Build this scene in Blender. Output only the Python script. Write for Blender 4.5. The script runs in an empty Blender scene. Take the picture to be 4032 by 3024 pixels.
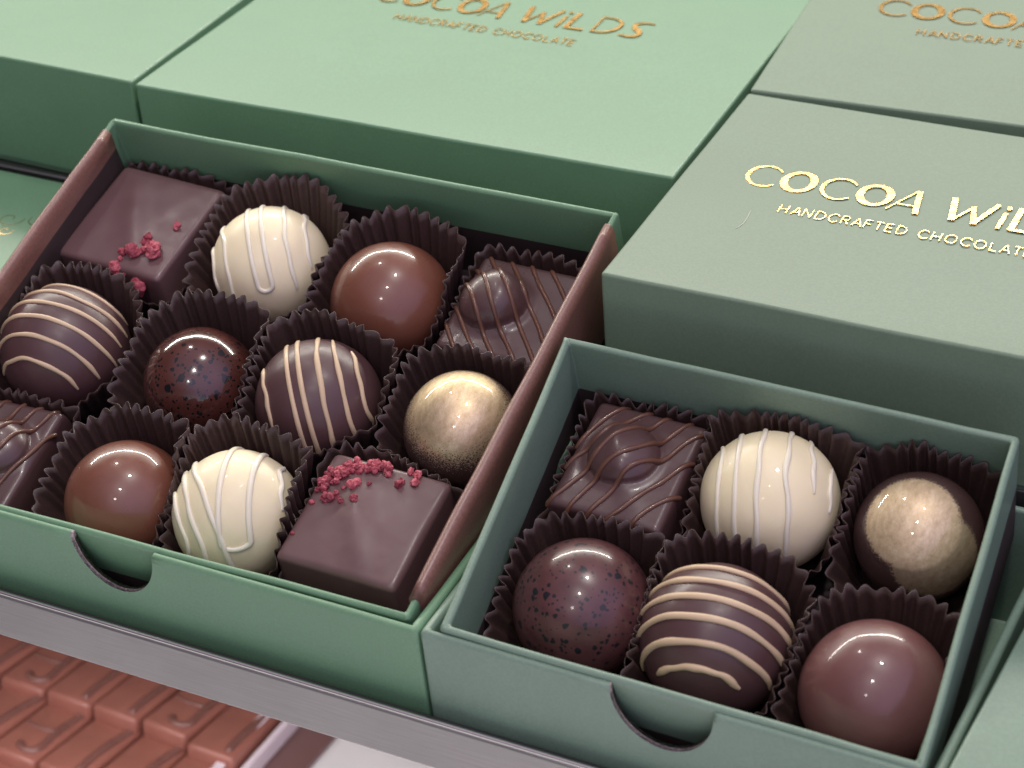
import bpy, bmesh, math, random
from mathutils import Vector, Matrix, noise

random.seed(7)
sc = bpy.context.scene
COL = sc.collection
PI = math.pi
rad = math.radians

# ------------------------------------------------------------------ camera
cam_d = bpy.data.cameras.new('camera')
cam = bpy.data.objects.new('camera', cam_d)
COL.objects.link(cam)
cam.location = (0.31283, -0.29579, 0.30607)
cam.rotation_euler = (0.99345, 0.02662, 0.42639)
cam_d.sensor_fit = 'HORIZONTAL'
cam_d.sensor_width = 36.0
cam_d.lens = 69.02
cam_d.clip_start = 0.02
cam_d.clip_end = 50.0
cam_d.dof.use_dof = True
cam_d.dof.focus_distance = 0.470
cam_d.dof.aperture_fstop = 22.0
sc.camera = cam

# ------------------------------------------------------------------ world: a dim shop interior, lighter on the customer's side
w = bpy.data.worlds.new('World')
sc.world = w
w.use_nodes = True
nt = w.node_tree
nt.nodes.clear()
tc = nt.nodes.new('ShaderNodeTexCoord')
def lobe(direction, p0, p1, c0, c1):
    dot = nt.nodes.new('ShaderNodeVectorMath'); dot.operation = 'DOT_PRODUCT'
    dot.inputs[1].default_value = Vector(direction).normalized()
    nt.links.new(tc.outputs['Generated'], dot.inputs[0])
    ramp = nt.nodes.new('ShaderNodeValToRGB')
    ramp.color_ramp.interpolation = 'EASE'
    ramp.color_ramp.elements[0].position = p0
    ramp.color_ramp.elements[0].color = (*c0, 1)
    ramp.color_ramp.elements[1].position = p1
    ramp.color_ramp.elements[1].color = (*c1, 1)
    nt.links.new(dot.outputs['Value'], ramp.inputs[0])
    return ramp.outputs[0]
upper = lobe((0.25, -0.30, 0.92), 0.30, 0.95, (0.050, 0.045, 0.050), (0.60, 0.50, 0.63))     # the shop over the counter
lower = lobe((0.15, -0.55, -0.82), 0.25, 0.90, (0.0, 0.0, 0.0), (1.26, 1.24, 1.24))           # the bright lower levels and floor
addn = nt.nodes.new('ShaderNodeMix'); addn.data_type = 'RGBA'; addn.blend_type = 'ADD'
addn.inputs[0].default_value = 1.0
nt.links.new(upper, addn.inputs[6]); nt.links.new(lower, addn.inputs[7])
bg = nt.nodes.new('ShaderNodeBackground')
bg.inputs['Strength'].default_value = 1.0
side = lobe((0.75, -0.45, 0.42), 0.45, 0.98, (0.0, 0.0, 0.0), (0.30, 0.27, 0.50))              # violet fill added from the right, stands for no known source
add2 = nt.nodes.new('ShaderNodeMix'); add2.data_type = 'RGBA'; add2.blend_type = 'ADD'
add2.inputs[0].default_value = 1.0
nt.links.new(addn.outputs[2], add2.inputs[6]); nt.links.new(side, add2.inputs[7])
nt.links.new(add2.outputs[2], bg.inputs[0])
wo = nt.nodes.new('ShaderNodeOutputWorld')
nt.links.new(bg.outputs[0], wo.inputs[0])

# ------------------------------------------------------------------ lamps: the case's LED strip, four small ceiling lamps, the strip of the level below
def area_light(name, a, b, width, power, color, down=Vector((0, -0.35, -1))):
    d = bpy.data.lights.new(name, 'AREA')
    d.shape = 'RECTANGLE'
    a, b = Vector(a), Vector(b)
    d.size = (b - a).length
    d.size_y = width
    d.energy = power
    d.color = color
    o = bpy.data.objects.new(name, d)
    COL.objects.link(o)
    x = (b - a).normalized()
    z = -(down - down.dot(x) * x).normalized()
    y = z.cross(x)
    o.matrix_world = Matrix.Translation((a + b) / 2) @ Matrix((x, y, z)).transposed().to_4x4()
    return o

area_light('case_strip_light', (-0.90, 0.33, 0.43), (0.45, 0.78, 0.43), 0.010, 7.8, (1.0, 0.955, 0.86), Vector((0.2, -0.75, -0.6)))
for i, (dx, dy, dz, e) in enumerate([(-0.400, 0.238, 0.885, 0.7), (0.169, -0.006, 0.986, 3.1),
                                     (0.114, -0.477, 0.872, 1.05), (0.062, -0.764, 0.642, 0.35)]):
    d = bpy.data.lights.new('ceiling_lamp', 'POINT')
    d.energy = e * 8.8
    d.shadow_soft_size = 0.050
    d.color = (1.0, 0.95, 0.88)
    o = bpy.data.objects.new('ceiling_lamp', d)
    COL.objects.link(o)
    o.location = Vector((0.12, 0.06, 0.03)) + 1.5 * Vector((dx, dy, dz))
area_light('lower_strip_light', (-0.2, 0.006, -0.008), (0.45, 0.006, -0.008), 0.012, 1.7, (1.0, 0.94, 0.92), Vector((0, -0.25, -1)))

sc.view_settings.view_transform = 'Standard'
sc.view_settings.look = 'None'
sc.view_settings.exposure = 0.0
sc.view_settings.gamma = 1.0
sc.view_settings.use_curve_mapping = False

# ------------------------------------------------------------------ materials
def new_mat(name):
    m = bpy.data.materials.new(name)
    m.use_nodes = True
    n = m.node_tree
    return m, n, n.nodes['Principled BSDF']

def N(n, t, **kw):
    x = n.nodes.new(t)
    for k, v in kw.items():
        setattr(x, k, v)
    return x

def coords(n, scale=(1, 1, 1), out='Object'):
    t = N(n, 'ShaderNodeTexCoord'); mp = N(n, 'ShaderNodeMapping')
    mp.inputs['Scale'].default_value = scale
    n.links.new(t.outputs[out], mp.inputs[0])
    return mp.outputs[0]

def noise_tex(n, co, scale, detail=3.0, rough=0.55):
    t = N(n, 'ShaderNodeTexNoise')
    t.inputs['Scale'].default_value = scale
    t.inputs['Detail'].default_value = detail
    t.inputs['Roughness'].default_value = rough
    n.links.new(co, t.inputs['Vector'])
    return t.outputs[0]

def ramp_of(n, fac, stops, interp='LINEAR'):
    r = N(n, 'ShaderNodeValToRGB')
    cr = r.color_ramp
    cr.interpolation = interp
    while len(cr.elements) < len(stops):
        cr.elements.new(0.5)
    for e, (p, c) in zip(cr.elements, stops):
        e.position = p
        e.color = (*c, 1) if len(c) == 3 else c
    n.links.new(fac, r.inputs[0])
    return r.outputs[0]

def bump(n, b, height, strength, dist):
    x = N(n, 'ShaderNodeBump')
    x.inputs['Strength'].default_value = strength
    x.inputs['Distance'].default_value = dist
    n.links.new(height, x.inputs['Height'])
    n.links.new(x.outputs[0], b.inputs['Normal'])
    return x

def scale_c(c, k):
    return tuple(v * k for v in c)

def paper(name, c, rough=0.5, var=0.07, bump_s=0.25, fleck=0.0, spec=0.4, coat=0.0):
    m, n, b = new_mat(name)
    co = coords(n)
    big = noise_tex(n, co, 55, 4, 0.6)
    col = ramp_of(n, big, [(0.3, scale_c(c, 1 - var)), (0.7, scale_c(c, 1 + var))])
    fine = noise_tex(n, co, 2600, 2, 0.7)
    if fleck:
        mx = N(n, 'ShaderNodeMix', data_type='RGBA')
        fl = ramp_of(n, noise_tex(n, co, 1500, 2, 0.6), [(0.4, (1 - fleck,) * 3), (0.62, (1 + fleck,) * 3)])
        mx.blend_type = 'MULTIPLY'; mx.inputs[0].default_value = 1
        n.links.new(col, mx.inputs[6]); n.links.new(fl, mx.inputs[7])
        col = mx.outputs[2]
    n.links.new(col, b.inputs['Base Color'])
    rr = ramp_of(n, big, [(0.3, (rough - 0.012,) * 3), (0.7, (rough + 0.012,) * 3)])
    n.links.new(rr, b.inputs['Roughness'])
    b.inputs['Specular IOR Level'].default_value = spec
    b.inputs['Coat Weight'].default_value = coat
    b.inputs['Coat Roughness'].default_value = 0.24
    mixh = N(n, 'ShaderNodeMath', operation='ADD')
    mul = N(n, 'ShaderNodeMath', operation='MULTIPLY'); mul.inputs[1].default_value = 3.0
    n.links.new(noise_tex(n, co, 240, 3, 0.6), mul.inputs[0])
    n.links.new(fine, mixh.inputs[0]); n.links.new(mul.outputs[0], mixh.inputs[1])
    bump(n, b, mixh.outputs[0], bump_s, 0.00006)
    return m

M = {}
M['green'] = paper('green_paper', (0.126, 0.256, 0.145), 0.52, 0.04, 0.4, 0.05, 0.6, 0.16)
M['green_b'] = paper('sage_paper', (0.165, 0.255, 0.190), 0.50, 0.06, 0.4, 0.05, 0.6, 0.16)
M['green_grey'] = paper('grey_green_paper', (0.152, 0.222, 0.150), 0.58, 0.04, 0.4, 0.05, 0.55, 0.08)
M['brown_paper'] = paper('brown_paper', (0.200, 0.090, 0.070), 0.42, 0.06, 0.5, 0.12, 0.8, 0.25)
M['board'] = paper('cut_board', (0.36, 0.30, 0.29), 0.9, 0.12, 0.9, 0.3, 0.2)
M['inside'] = paper('dark_paper_and_shade', (0.045, 0.03, 0.03), 0.6, 0.1, 0.4)  # dark floor paper; also the painted shade low on the brown side walls
M['cup'] = paper('brown_cup_paper', (0.056, 0.032, 0.029), 0.42, 0.15, 0.5, 0.1, 0.5)

def chocolate(name, c, rough, coat=0.0, var=0.08, bloom=0.0, spec=0.5, bs=0.15):
    m, n, b = new_mat(name)
    co = coords(n)
    big = noise_tex(n, co, 110, 4, 0.6)
    n.links.new(ramp_of(n, big, [(0.3, scale_c(c, 1 - var)), (0.72, scale_c(c, 1 + var))]), b.inputs['Base Color'])
    n.links.new(ramp_of(n, noise_tex(n, co, 170, 5, 0.7), [(0.3, (rough * 0.75,) * 3), (0.7, (rough * 1.3,) * 3)]), b.inputs['Roughness'])
    if coat:
        n.links.new(ramp_of(n, noise_tex(n, co, 140, 5, 0.7), [(0.42, (0.015,) * 3), (0.62, (0.06,) * 3), (0.75, (0.16,) * 3)]), b.inputs['Coat Roughness'])
    b.inputs['Specular IOR Level'].default_value = spec
    b.inputs['Coat Weight'].default_value = coat
    b.inputs['Coat Roughness'].default_value = 0.02
    b.inputs['Subsurface Weight'].default_value = 0.0
    bump(n, b, noise_tex(n, co, 420, 3, 0.5), bs, 0.0001)
    return m

M['milk'] = chocolate('glossy_milk_chocolate', (0.172, 0.062, 0.038), 0.32, 0.6, 0.05, bs=0.04)
M['ruby'] = chocolate('dull_ruby_milk_chocolate', (0.150, 0.062, 0.058), 0.36, 0.4, 0.08, bs=0.06)
M['dark'] = chocolate('satin_dark_chocolate', (0.088, 0.043, 0.044), 0.38, 0.0, 0.08, spec=0.6)
M['dark_gloss'] = chocolate('semi_gloss_dark_chocolate', (0.080, 0.041, 0.041), 0.33, 0.1, 0.1, spec=0.6, bs=0.1)
M['mauve'] = chocolate('satin_square_chocolate', (0.134, 0.074, 0.074), 0.36, 0.0, 0.06, spec=0.6)
M['white'] = chocolate('white_chocolate', (0.86, 0.765, 0.52), 0.42, 0.1, 0.02, spec=0.45)
M['white_line'] = chocolate('white_drizzle', (0.86, 0.79, 0.62), 0.35, 0.1, 0.02)
M['tan_line'] = chocolate('caramel_drizzle', (0.60, 0.45, 0.29), 0.42, 0.0, 0.08)
M['dark_line'] = chocolate('milk_drizzle', (0.125, 0.056, 0.036), 0.32, 0.1, 0.08)
for k, wgt in (('white', 0.35), ('white_line', 0.3)):
    b = M[k].node_tree.nodes['Principled BSDF']
    b.inputs['Subsurface Weight'].default_value = wgt
    b.inputs['Subsurface Radius'].default_value = (1.0, 0.75, 0.4)
    b.inputs['Subsurface Scale'].default_value = 0.0025

def speckled(name, base, spot, rough, coat):
    m, n, b = new_mat(name)
    co = coords(n)
    wob = N(n, 'ShaderNodeTexNoise'); wob.inputs['Scale'].default_value = 500
    n.links.new(co, wob.inputs['Vector'])
    add = N(n, 'ShaderNodeVectorMath', operation='MULTIPLY_ADD')
    add.inputs[1].default_value = (0.0012,) * 3
    n.links.new(wob.outputs['Color'], add.inputs[0]); n.links.new(co, add.inputs[2])
    fac = None
    for sc_, th in ((330, 0.36), (620, 0.40), (900, 0.42)):
        v = N(n, 'ShaderNodeTexVoronoi'); v.inputs['Scale'].default_value = sc_
        n.links.new(add.outputs[0], v.inputs['Vector'])
        sep = N(n, 'ShaderNodeSeparateColor'); n.links.new(v.outputs['Color'], sep.inputs[0])
        thr = N(n, 'ShaderNodeMath', operation='MULTIPLY'); thr.inputs[1].default_value = th
        pw = N(n, 'ShaderNodeMath', operation='POWER'); pw.inputs[1].default_value = 2.0
        n.links.new(sep.outputs[0], pw.inputs[0]); n.links.new(pw.outputs[0], thr.inputs[0])
        lt = N(n, 'ShaderNodeMath', operation='LESS_THAN')
        n.links.new(v.outputs['Distance'], lt.inputs[0]); n.links.new(thr.outputs[0], lt.inputs[1])
        if fac is None:
            fac = lt.outputs[0]
        else:
            mx = N(n, 'ShaderNodeMath', operation='MAXIMUM')
            n.links.new(fac, mx.inputs[0]); n.links.new(lt.outputs[0], mx.inputs[1]); fac = mx.outputs[0]
    col = ramp_of(n, noise_tex(n, co, 160, 4), [(0.3, scale_c(base, 0.75)), (0.7, scale_c(base, 1.2))])
    mix = N(n, 'ShaderNodeMix', data_type='RGBA')
    n.links.new(fac, mix.inputs[0]); n.links.new(col, mix.inputs[6]); mix.inputs[7].default_value = (*spot, 1)
    n.links.new(mix.outputs[2], b.inputs['Base Color'])
    b.inputs['Roughness'].default_value = rough
    b.inputs['Coat Weight'].default_value = coat
    b.inputs['Coat Roughness'].default_value = 0.04
    bump(n, b, noise_tex(n, co, 500, 3), 0.06, 0.0001)
    return m
M['speck_a'] = speckled('glossy_speckled_chocolate', (0.075, 0.024, 0.018), (0.006, 0.006, 0.008), 0.16, 0.8)
M['speck_b'] = speckled('speckled_chocolate', (0.098, 0.038, 0.038), (0.012, 0.012, 0.016), 0.3, 0.35)

def gold_dust(name, lobes, edge, base=(0.06, 0.03, 0.027), dull=None, metal=0.80):
    # gold lustre brushed on in patches (object space, metres), thinning out to single grains
    m, n, b = new_mat(name)
    co = coords(n)
    fac = None
    for (c, r) in lobes:
        d = N(n, 'ShaderNodeVectorMath', operation='DISTANCE')
        d.inputs[1].default_value = c
        n.links.new(co, d.inputs[0])
        mr = N(n, 'ShaderNodeMapRange'); mr.clamp = True
        mr.inputs['From Min'].default_value = r - edge; mr.inputs['From Max'].default_value = r + edge
        mr.inputs['To Min'].default_value = 1; mr.inputs['To Max'].default_value = 0
        n.links.new(d.outputs['Value'], mr.inputs['Value'])
        if fac is None:
            fac = mr.outputs[0]
        else:
            mx = N(n, 'ShaderNodeMath', operation='MAXIMUM')
            n.links.new(fac, mx.inputs[0]); n.links.new(mr.outputs[0], mx.inputs[1]); fac = mx.outputs[0]
    grain = noise_tex(n, co, 2600, 2, 0.8)
    g2 = N(n, 'ShaderNodeMapRange'); g2.inputs['From Min'].default_value = 0.28; g2.inputs['From Max'].default_value = 0.72
    n.links.new(grain, g2.inputs['Value'])
    sub = N(n, 'ShaderNodeMath', operation='SUBTRACT'); n.links.new(fac, sub.inputs[0]); n.links.new(g2.outputs[0], sub.inputs[1])
    mk = N(n, 'ShaderNodeMapRange'); mk.inputs['From Min'].default_value = -0.08; mk.inputs['From Max'].default_value = 0.12
    n.links.new(sub.outputs[0], mk.inputs['Value'])
    mask = mk.outputs[0]
    cb = N(n, 'ShaderNodeMapping'); cb.inputs['Rotation'].default_value = (0.5, 0.9, 0.4); cb.inputs['Scale'].default_value = (1.0, 0.45, 1.0)
    n.links.new(co, cb.inputs[0])
    streak = noise_tex(n, cb.outputs[0], 620, 8, 0.78)
    gcol = ramp_of(n, streak, [(0.3, (0.46, 0.34, 0.19)), (0.55, (0.70, 0.55, 0.35)), (0.75, (0.86, 0.74, 0.55))])
    if dull:
        d = N(n, 'ShaderNodeVectorMath', operation='DISTANCE'); d.inputs[1].default_value = lobes[0][0]
        n.links.new(co, d.inputs[0])
        mr = N(n, 'ShaderNodeMapRange')
        mr.inputs['From Min'].default_value = lobes[0][1] - 0.0005; mr.inputs['From Max'].default_value = lobes[0][1] + 0.0005
        mr.inputs['To Min'].default_value = 1.0; mr.inputs['To Max'].default_value = dull
        n.links.new(d.outputs['Value'], mr.inputs['Value'])
        mm_ = N(n, 'ShaderNodeMix', data_type='RGBA'); mm_.blend_type = 'MULTIPLY'; mm_.inputs[0].default_value = 1
        n.links.new(gcol, mm_.inputs[6]); n.links.new(mr.outputs[0], mm_.inputs[7]); gcol = mm_.outputs[2]
    mix = N(n, 'ShaderNodeMix', data_type='RGBA')
    n.links.new(mask, mix.inputs[0]); mix.inputs[6].default_value = (*base, 1); n.links.new(gcol, mix.inputs[7])
    n.links.new(mix.outputs[2], b.inputs['Base Color'])
    ml = N(n, 'ShaderNodeMath', operation='MULTIPLY'); ml.inputs[1].default_value = metal
    n.links.new(mask, ml.inputs[0]); n.links.new(ml.outputs[0], b.inputs['Metallic'])
    b.inputs['Roughness'].default_value = 0.50
    b.inputs['Coat Weight'].default_value = 1.0
    b.inputs['Coat Roughness'].default_value = 0.025
    bump(n, b, noise_tex(n, co, 900, 3, 0.7), 0.18, 0.00008)
    return m
def on_dome(r, a, b):
    """a point on a dome, a to the customer's right and b up, as fractions of the radius"""
    c = math.sqrt(1 - a * a - b * b)
    return tuple(r * (a * x + b * y + c * z) for x, y, z in zip((0.9101, 0.3833, -0.1574), (-0.2054, 0.7473, 0.6319), (0.3598, -0.5428, 0.7589)))
M['gold_a'] = gold_dust('gold_dusted_dome', [(on_dome(0.0146, -0.10, 0.50), 0.0146)], 0.0046)
M['gold_b'] = gold_dust('gold_brushed_dome', [(on_dome(0.0145, -0.30, 0.34), 0.0112), (on_dome(0.0145, 0.10, -0.30), 0.0104)], 0.0011, dull=0.62, metal=0.40)

def foil(name):
    m, n, b = new_mat(name)
    co = coords(n)
    n.links.new(ramp_of(n, noise_tex(n, co, 700, 3), [(0.25, (0.40, 0.22, 0.07)), (0.5, (0.72, 0.44, 0.15)), (0.72, (0.92, 0.64, 0.28))]), b.inputs['Base Color'])
    b.inputs['Metallic'].default_value = 1
    b.inputs['Roughness'].default_value = 0.26
    bump(n, b, noise_tex(n, co, 420, 3), 0.30, 0.00012)
    return m
M['foil'] = foil('gold_foil')

def raspberry():
    m, n, b = new_mat('freeze_dried_raspberry')
    co = coords(n)
    n.links.new(ramp_of(n, noise_tex(n, co, 1400, 3), [(0.3, (0.24, 0.035, 0.055)), (0.55, (0.42, 0.085, 0.110)), (0.75, (0.58, 0.20, 0.22))]), b.inputs['Base Color'])
    src = b.inputs['Base Color'].links[0].from_socket
    oi = N(n, 'ShaderNodeObjectInfo')
    tint = ramp_of(n, oi.outputs['Random'], [(0.0, (0.55, 0.45, 0.5)), (0.5, (1.0, 0.9, 0.95)), (1.0, (1.35, 1.6, 1.45))])
    mt = N(n, 'ShaderNodeMix', data_type='RGBA'); mt.blend_type = 'MULTIPLY'; mt.inputs[0].default_value = 1
    n.links.new(src, mt.inputs[6]); n.links.new(tint, mt.inputs[7]); n.links.new(mt.outputs[2], b.inputs['Base Color'])
    b.inputs['Roughness'].default_value = 0.75
    bump(n, b, noise_tex(n, co, 1800, 3), 0.8, 0.0002)
    return m
M['rasp'] = raspberry()

def steel():
    m, n, b = new_mat('brushed_steel')
    co = coords(n, (14, 900, 900))
    s = noise_tex(n, co, 6, 4, 0.7)
    n.links.new(ramp_of(n, s, [(0.25, (0.24, 0.238, 0.235)), (0.5, (0.28, 0.277, 0.272)), (0.75, (0.32, 0.316, 0.31))]), b.inputs['Base Color'])
    b.inputs['Metallic'].default_value = 1
    cl = noise_tex(n, coords(n), 28, 3)
    n.links.new(ramp_of(n, cl, [(0.3, (0.36,) * 3), (0.7, (0.5,) * 3)]), b.inputs['Roughness'])
    bump(n, b, s, 0.12, 0.0001)
    return m
M['steel'] = steel()
M['bar'] = chocolate('caramel_chocolate', (0.30, 0.115, 0.085), 0.35, 0.2, 0.08)
M['bar_line'] = chocolate('dark_bar_drizzle', (0.19, 0.085, 0.068), 0.3, 0.2, 0.1)

def plain(name, c, rough, spec=0.5):
    m, n, b = new_mat(name)
    co = coords(n)
    n.links.new(ramp_of(n, noise_tex(n, co, 40, 3), [(0.3, scale_c(c, 0.95)), (0.7, scale_c(c, 1.05))]), b.inputs['Base Color'])
    b.inputs['Roughness'].default_value = rough
    b.inputs['Specular IOR Level'].default_value = spec
    return m
M['gap_shade'] = plain('gap_shade_black', (0.02, 0.02, 0.022), 0.7)
M['white_board'] = plain('white_laminate', (0.70, 0.675, 0.675), 0.35)
M['tray_brown'] = plain('dark_tray', (0.16, 0.085, 0.08), 0.35)
M['acrylic'] = plain('frosted_acrylic', (0.68, 0.58, 0.62), 0.3)

# ------------------------------------------------------------------ helpers
def link(name, me, mat, parent=None, smooth=True, wn=False):
    o = bpy.data.objects.new(name, me)
    COL.objects.link(o)
    for mm in (mat if isinstance(mat, (list, tuple)) else [mat]):
        me.materials.append(mm)
    if smooth:
        me.polygons.foreach_set('use_smooth', [True] * len(me.polygons))
    if wn:
        md = o.modifiers.new('weighted', 'WEIGHTED_NORMAL'); md.keep_sharp = True
    if parent:
        o.parent = parent
    return o

def mesh(name, V, F, mi=None):
    me = bpy.data.meshes.new(name)
    me.from_pydata([tuple(v) for v in V], [], F)
    if mi:
        me.polygons.foreach_set('material_index', mi)
    me.update()
    return me

def empty(name, loc, rz, label, cat, group=None):
    o = bpy.data.objects.new(name, None)
    COL.objects.link(o)
    o.empty_display_size = 0.01
    o.location = loc
    o.rotation_euler = (0, 0, rz)
    o['label'] = label
    o['category'] = cat
    if group:
        o['group'] = group
    return o

def tag(o, label, cat, group=None):
    o['label'] = label; o['category'] = cat
    if group:
        o['group'] = group
    return o

def fix_normals(me):
    bm = bmesh.new(); bm.from_mesh(me)
    bmesh.ops.recalc_face_normals(bm, faces=bm.faces)
    bm.to_mesh(me); bm.free()
    return me

def loft(rings, close_first=True, close_last=True, mats=None, cyclic=True):
    """rings: list of equally long lists of points"""
    V, F, mi = [], [], []
    n = len(rings[0])
    for r in rings:
        V += r
    for k in range(len(rings) - 1):
        for i in range(n if cyclic else n - 1):
            j = (i + 1) % n
            F.append((k * n + i, k * n + j, (k + 1) * n + j, (k + 1) * n + i))
            mi.append(mats[k] if mats else 0)
    if close_first:
        F.append(tuple(reversed(range(n)))); mi.append(mats[0] if mats else 0)
    if close_last:
        b = (len(rings) - 1) * n
        F.append(tuple(range(b, b + n))); mi.append(mats[-1] if mats else 0)
    return V, F, mi

def box_mesh(name, x0, x1, y0, y1, z0, z1, bev=0.0, seg=3):
    bm = bmesh.new()
    bmesh.ops.create_cube(bm, size=1)
    for v in bm.verts:
        v.co = Vector(((x0 + x1) / 2 + v.co.x * (x1 - x0), (y0 + y1) / 2 + v.co.y * (y1 - y0), (z0 + z1) / 2 + v.co.z * (z1 - z0)))
    if bev:
        bmesh.ops.bevel(bm, geom=list(bm.edges) + list(bm.verts), offset=bev, segments=seg, affect='EDGES', profile=0.5, clamp_overlap=True)
    me = bpy.data.meshes.new(name); bm.to_mesh(me); bm.free()
    return me

def tube(path, radii, sides=8, up=None, flat=1.0):
    """closed tube along a path with rounded ends; radii a number or a list"""
    n = len(path)
    if not isinstance(radii, (list, tuple)):
        radii = [radii] * n
    P = [Vector(p) for p in path]
    V, F = [], []
    u = Vector(up) if up else Vector((0, 0, 1))
    T = []
    for i in range(n):
        t = P[min(i + 1, n - 1)] - P[max(i - 1, 0)]
        T.append(t.normalized())
    # rounded ends
    PP = [P[0] - T[0] * radii[0] * 0.85, P[0] - T[0] * radii[0] * 0.5] + P + [P[-1] + T[-1] * radii[-1] * 0.5, P[-1] + T[-1] * radii[-1] * 0.85]
    RR = [radii[0] * 0.35, radii[0] * 0.8] + list(radii) + [radii[-1] * 0.8, radii[-1] * 0.35]
    TT = [T[0], T[0]] + T + [T[-1], T[-1]]
    rings = []
    for p, r, t in zip(PP, RR, TT):
        uu = u - u.dot(t) * t
        if uu.length < 1e-4:
            uu = Vector((1, 0, 0)) - t.x * t
        uu.normalize(); s = t.cross(uu)
        rings.append([p + s * math.cos(a) * r + uu * math.sin(a) * r * flat for a in [2 * PI * k / sides for k in range(sides)]])
    V, F, _ = loft(rings)
    return V, F

def merge(parts):
    V, F = [], []
    for v, f in parts:
        b = len(V)
        V += v
        F += [tuple(i + b for i in q) for q in f]
    return V, F

# ------------------------------------------------------------------ setting: the case's steel shelf and the level below
shelf = empty('display_shelf', (0, 0, 0), 0, 'brushed steel display shelf carrying the green chocolate boxes', 'shelf')
link('shelf_deck', box_mesh('shelf_deck', -0.6, 0.8, -0.0160, 0.60, -0.0012, -0.0002, 0.0002, 1), M['steel'], shelf, wn=True)
link('shelf_lip', box_mesh('shelf_lip', -0.7, 0.8, -0.0190, -0.0174, 0.0000, 0.0132, 0.0007, 4), M['steel'], shelf, wn=True)
M['polished'] = plain('polished_steel', (0.62, 0.60, 0.58), 0.18)
M['polished'].node_tree.nodes['Principled BSDF'].inputs['Metallic'].default_value = 1
ev, ef = tube([Vector((-0.7 + 0.1 * k, -0.0181, 0.0134)) for k in range(16)], 0.0006, 12)
link('lip_edge', fix_normals(mesh('lip_edge', ev, ef)), M['polished'], shelf)
link('gap_shade_strip', box_mesh('gap_shade_strip', -0.7, 0.8, -0.0171, -0.0152, 0.0002, 0.0121, 0.0003, 2), M['gap_shade'], shelf, wn=True)  # dark strip put in for the shaded gap behind the lip
for x0, x1, y0 in ((-0.40, -0.0085, 0.1322), (-0.0080, 0.1570, 0.1225), (0.1575, 0.50, 0.0822)):
    link('riser', box_mesh('riser', x0, x1, y0, 0.45, 0.0, 0.0360, 0.0006, 2), M['steel'], shelf, wn=True)
low = link('lower_shelf', box_mesh('lower_shelf', -0.6, 0.9, -0.40, 0.60, -0.220, -0.212, 0.001, 2), M['white_board'], wn=True)
tag(low, 'white shelf board on the level below the green boxes', 'shelf')

# ------------------------------------------------------------------ lettering
def catmull(pts, k=6):
    out = []
    n = len(pts)
    for i in range(n - 1):
        p0, p1, p2, p3 = pts[max(i - 1, 0)], pts[i], pts[i + 1], pts[min(i + 2, n - 1)]
        for s in range(k):
            t = s / k
            out.append(tuple(0.5 * ((2 * b) + (-a + c) * t + (2 * a - 5 * b + 4 * c - d) * t * t + (-a + 3 * b - 3 * c + d) * t ** 3)
                             for a, b, c, d in zip(p0, p1, p2, p3)))
    out.append(tuple(pts[-1]))
    return out

class Ink:
    def __init__(self):
        self.V, self.F, self.k = [], [], 0
    def ribbon(self, pts, closed=False):
        """pts: (x, y, width) in mm; a thin solid strip"""
        n = len(pts)
        self.k += 1
        zt = 0.05 + 0.004 * (self.k % 9)
        L, Rr = [], []
        for i in range(n):
            a = pts[(i - 1) % n] if closed or i > 0 else pts[0]
            b = pts[(i + 1) % n] if closed or i < n - 1 else pts[-1]
            tx, ty = b[0] - a[0], b[1] - a[1]
            l = math.hypot(tx, ty) or 1
            nx, ny = -ty / l, tx / l
            h = pts[i][2] / 2
            L.append((pts[i][0] + nx * h, pts[i][1] + ny * h)); Rr.append((pts[i][0] - nx * h, pts[i][1] - ny * h))
        b0 = len(self.V)
        for l, r in zip(L, Rr):
            self.V += [(l[0], l[1], zt), (r[0], r[1], zt), (l[0], l[1], -0.02), (r[0], r[1], -0.02)]
        m = n if closed else n - 1
        for i in range(m):
            a, b = b0 + 4 * i, b0 + 4 * ((i + 1) % n)
            self.F += [(a, a + 1, b + 1, b), (a + 1, a + 3, b + 3, b + 1), (a + 2, a, b, b + 2)]
        if not closed:
            e = b0 + 4 * (n - 1)
            self.F += [(b0, b0 + 2, b0 + 3, b0 + 1), (e, e + 1, e + 3, e + 2)]
    def build(self, name, parent, ox, oy, sx, sy, z):
        V = [(ox + x * sx * 0.001, oy + y * sy * 0.001, z + zz * 0.001) for x, y, zz in self.V]
        me = mesh(name, V, self.F)
        fix_normals(me)
        return link(name, me, M['foil'], parent, smooth=False)

def arc(cx, cy, rx, ry, a0, a1, wf, n=28):
    return [(cx + rx * math.cos(rad(a0 + (a1 - a0) * i / n)), cy + ry * math.sin(rad(a0 + (a1 - a0) * i / n)), wf(a0 + (a1 - a0) * i / n)) for i in range(n + 1)]

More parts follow.
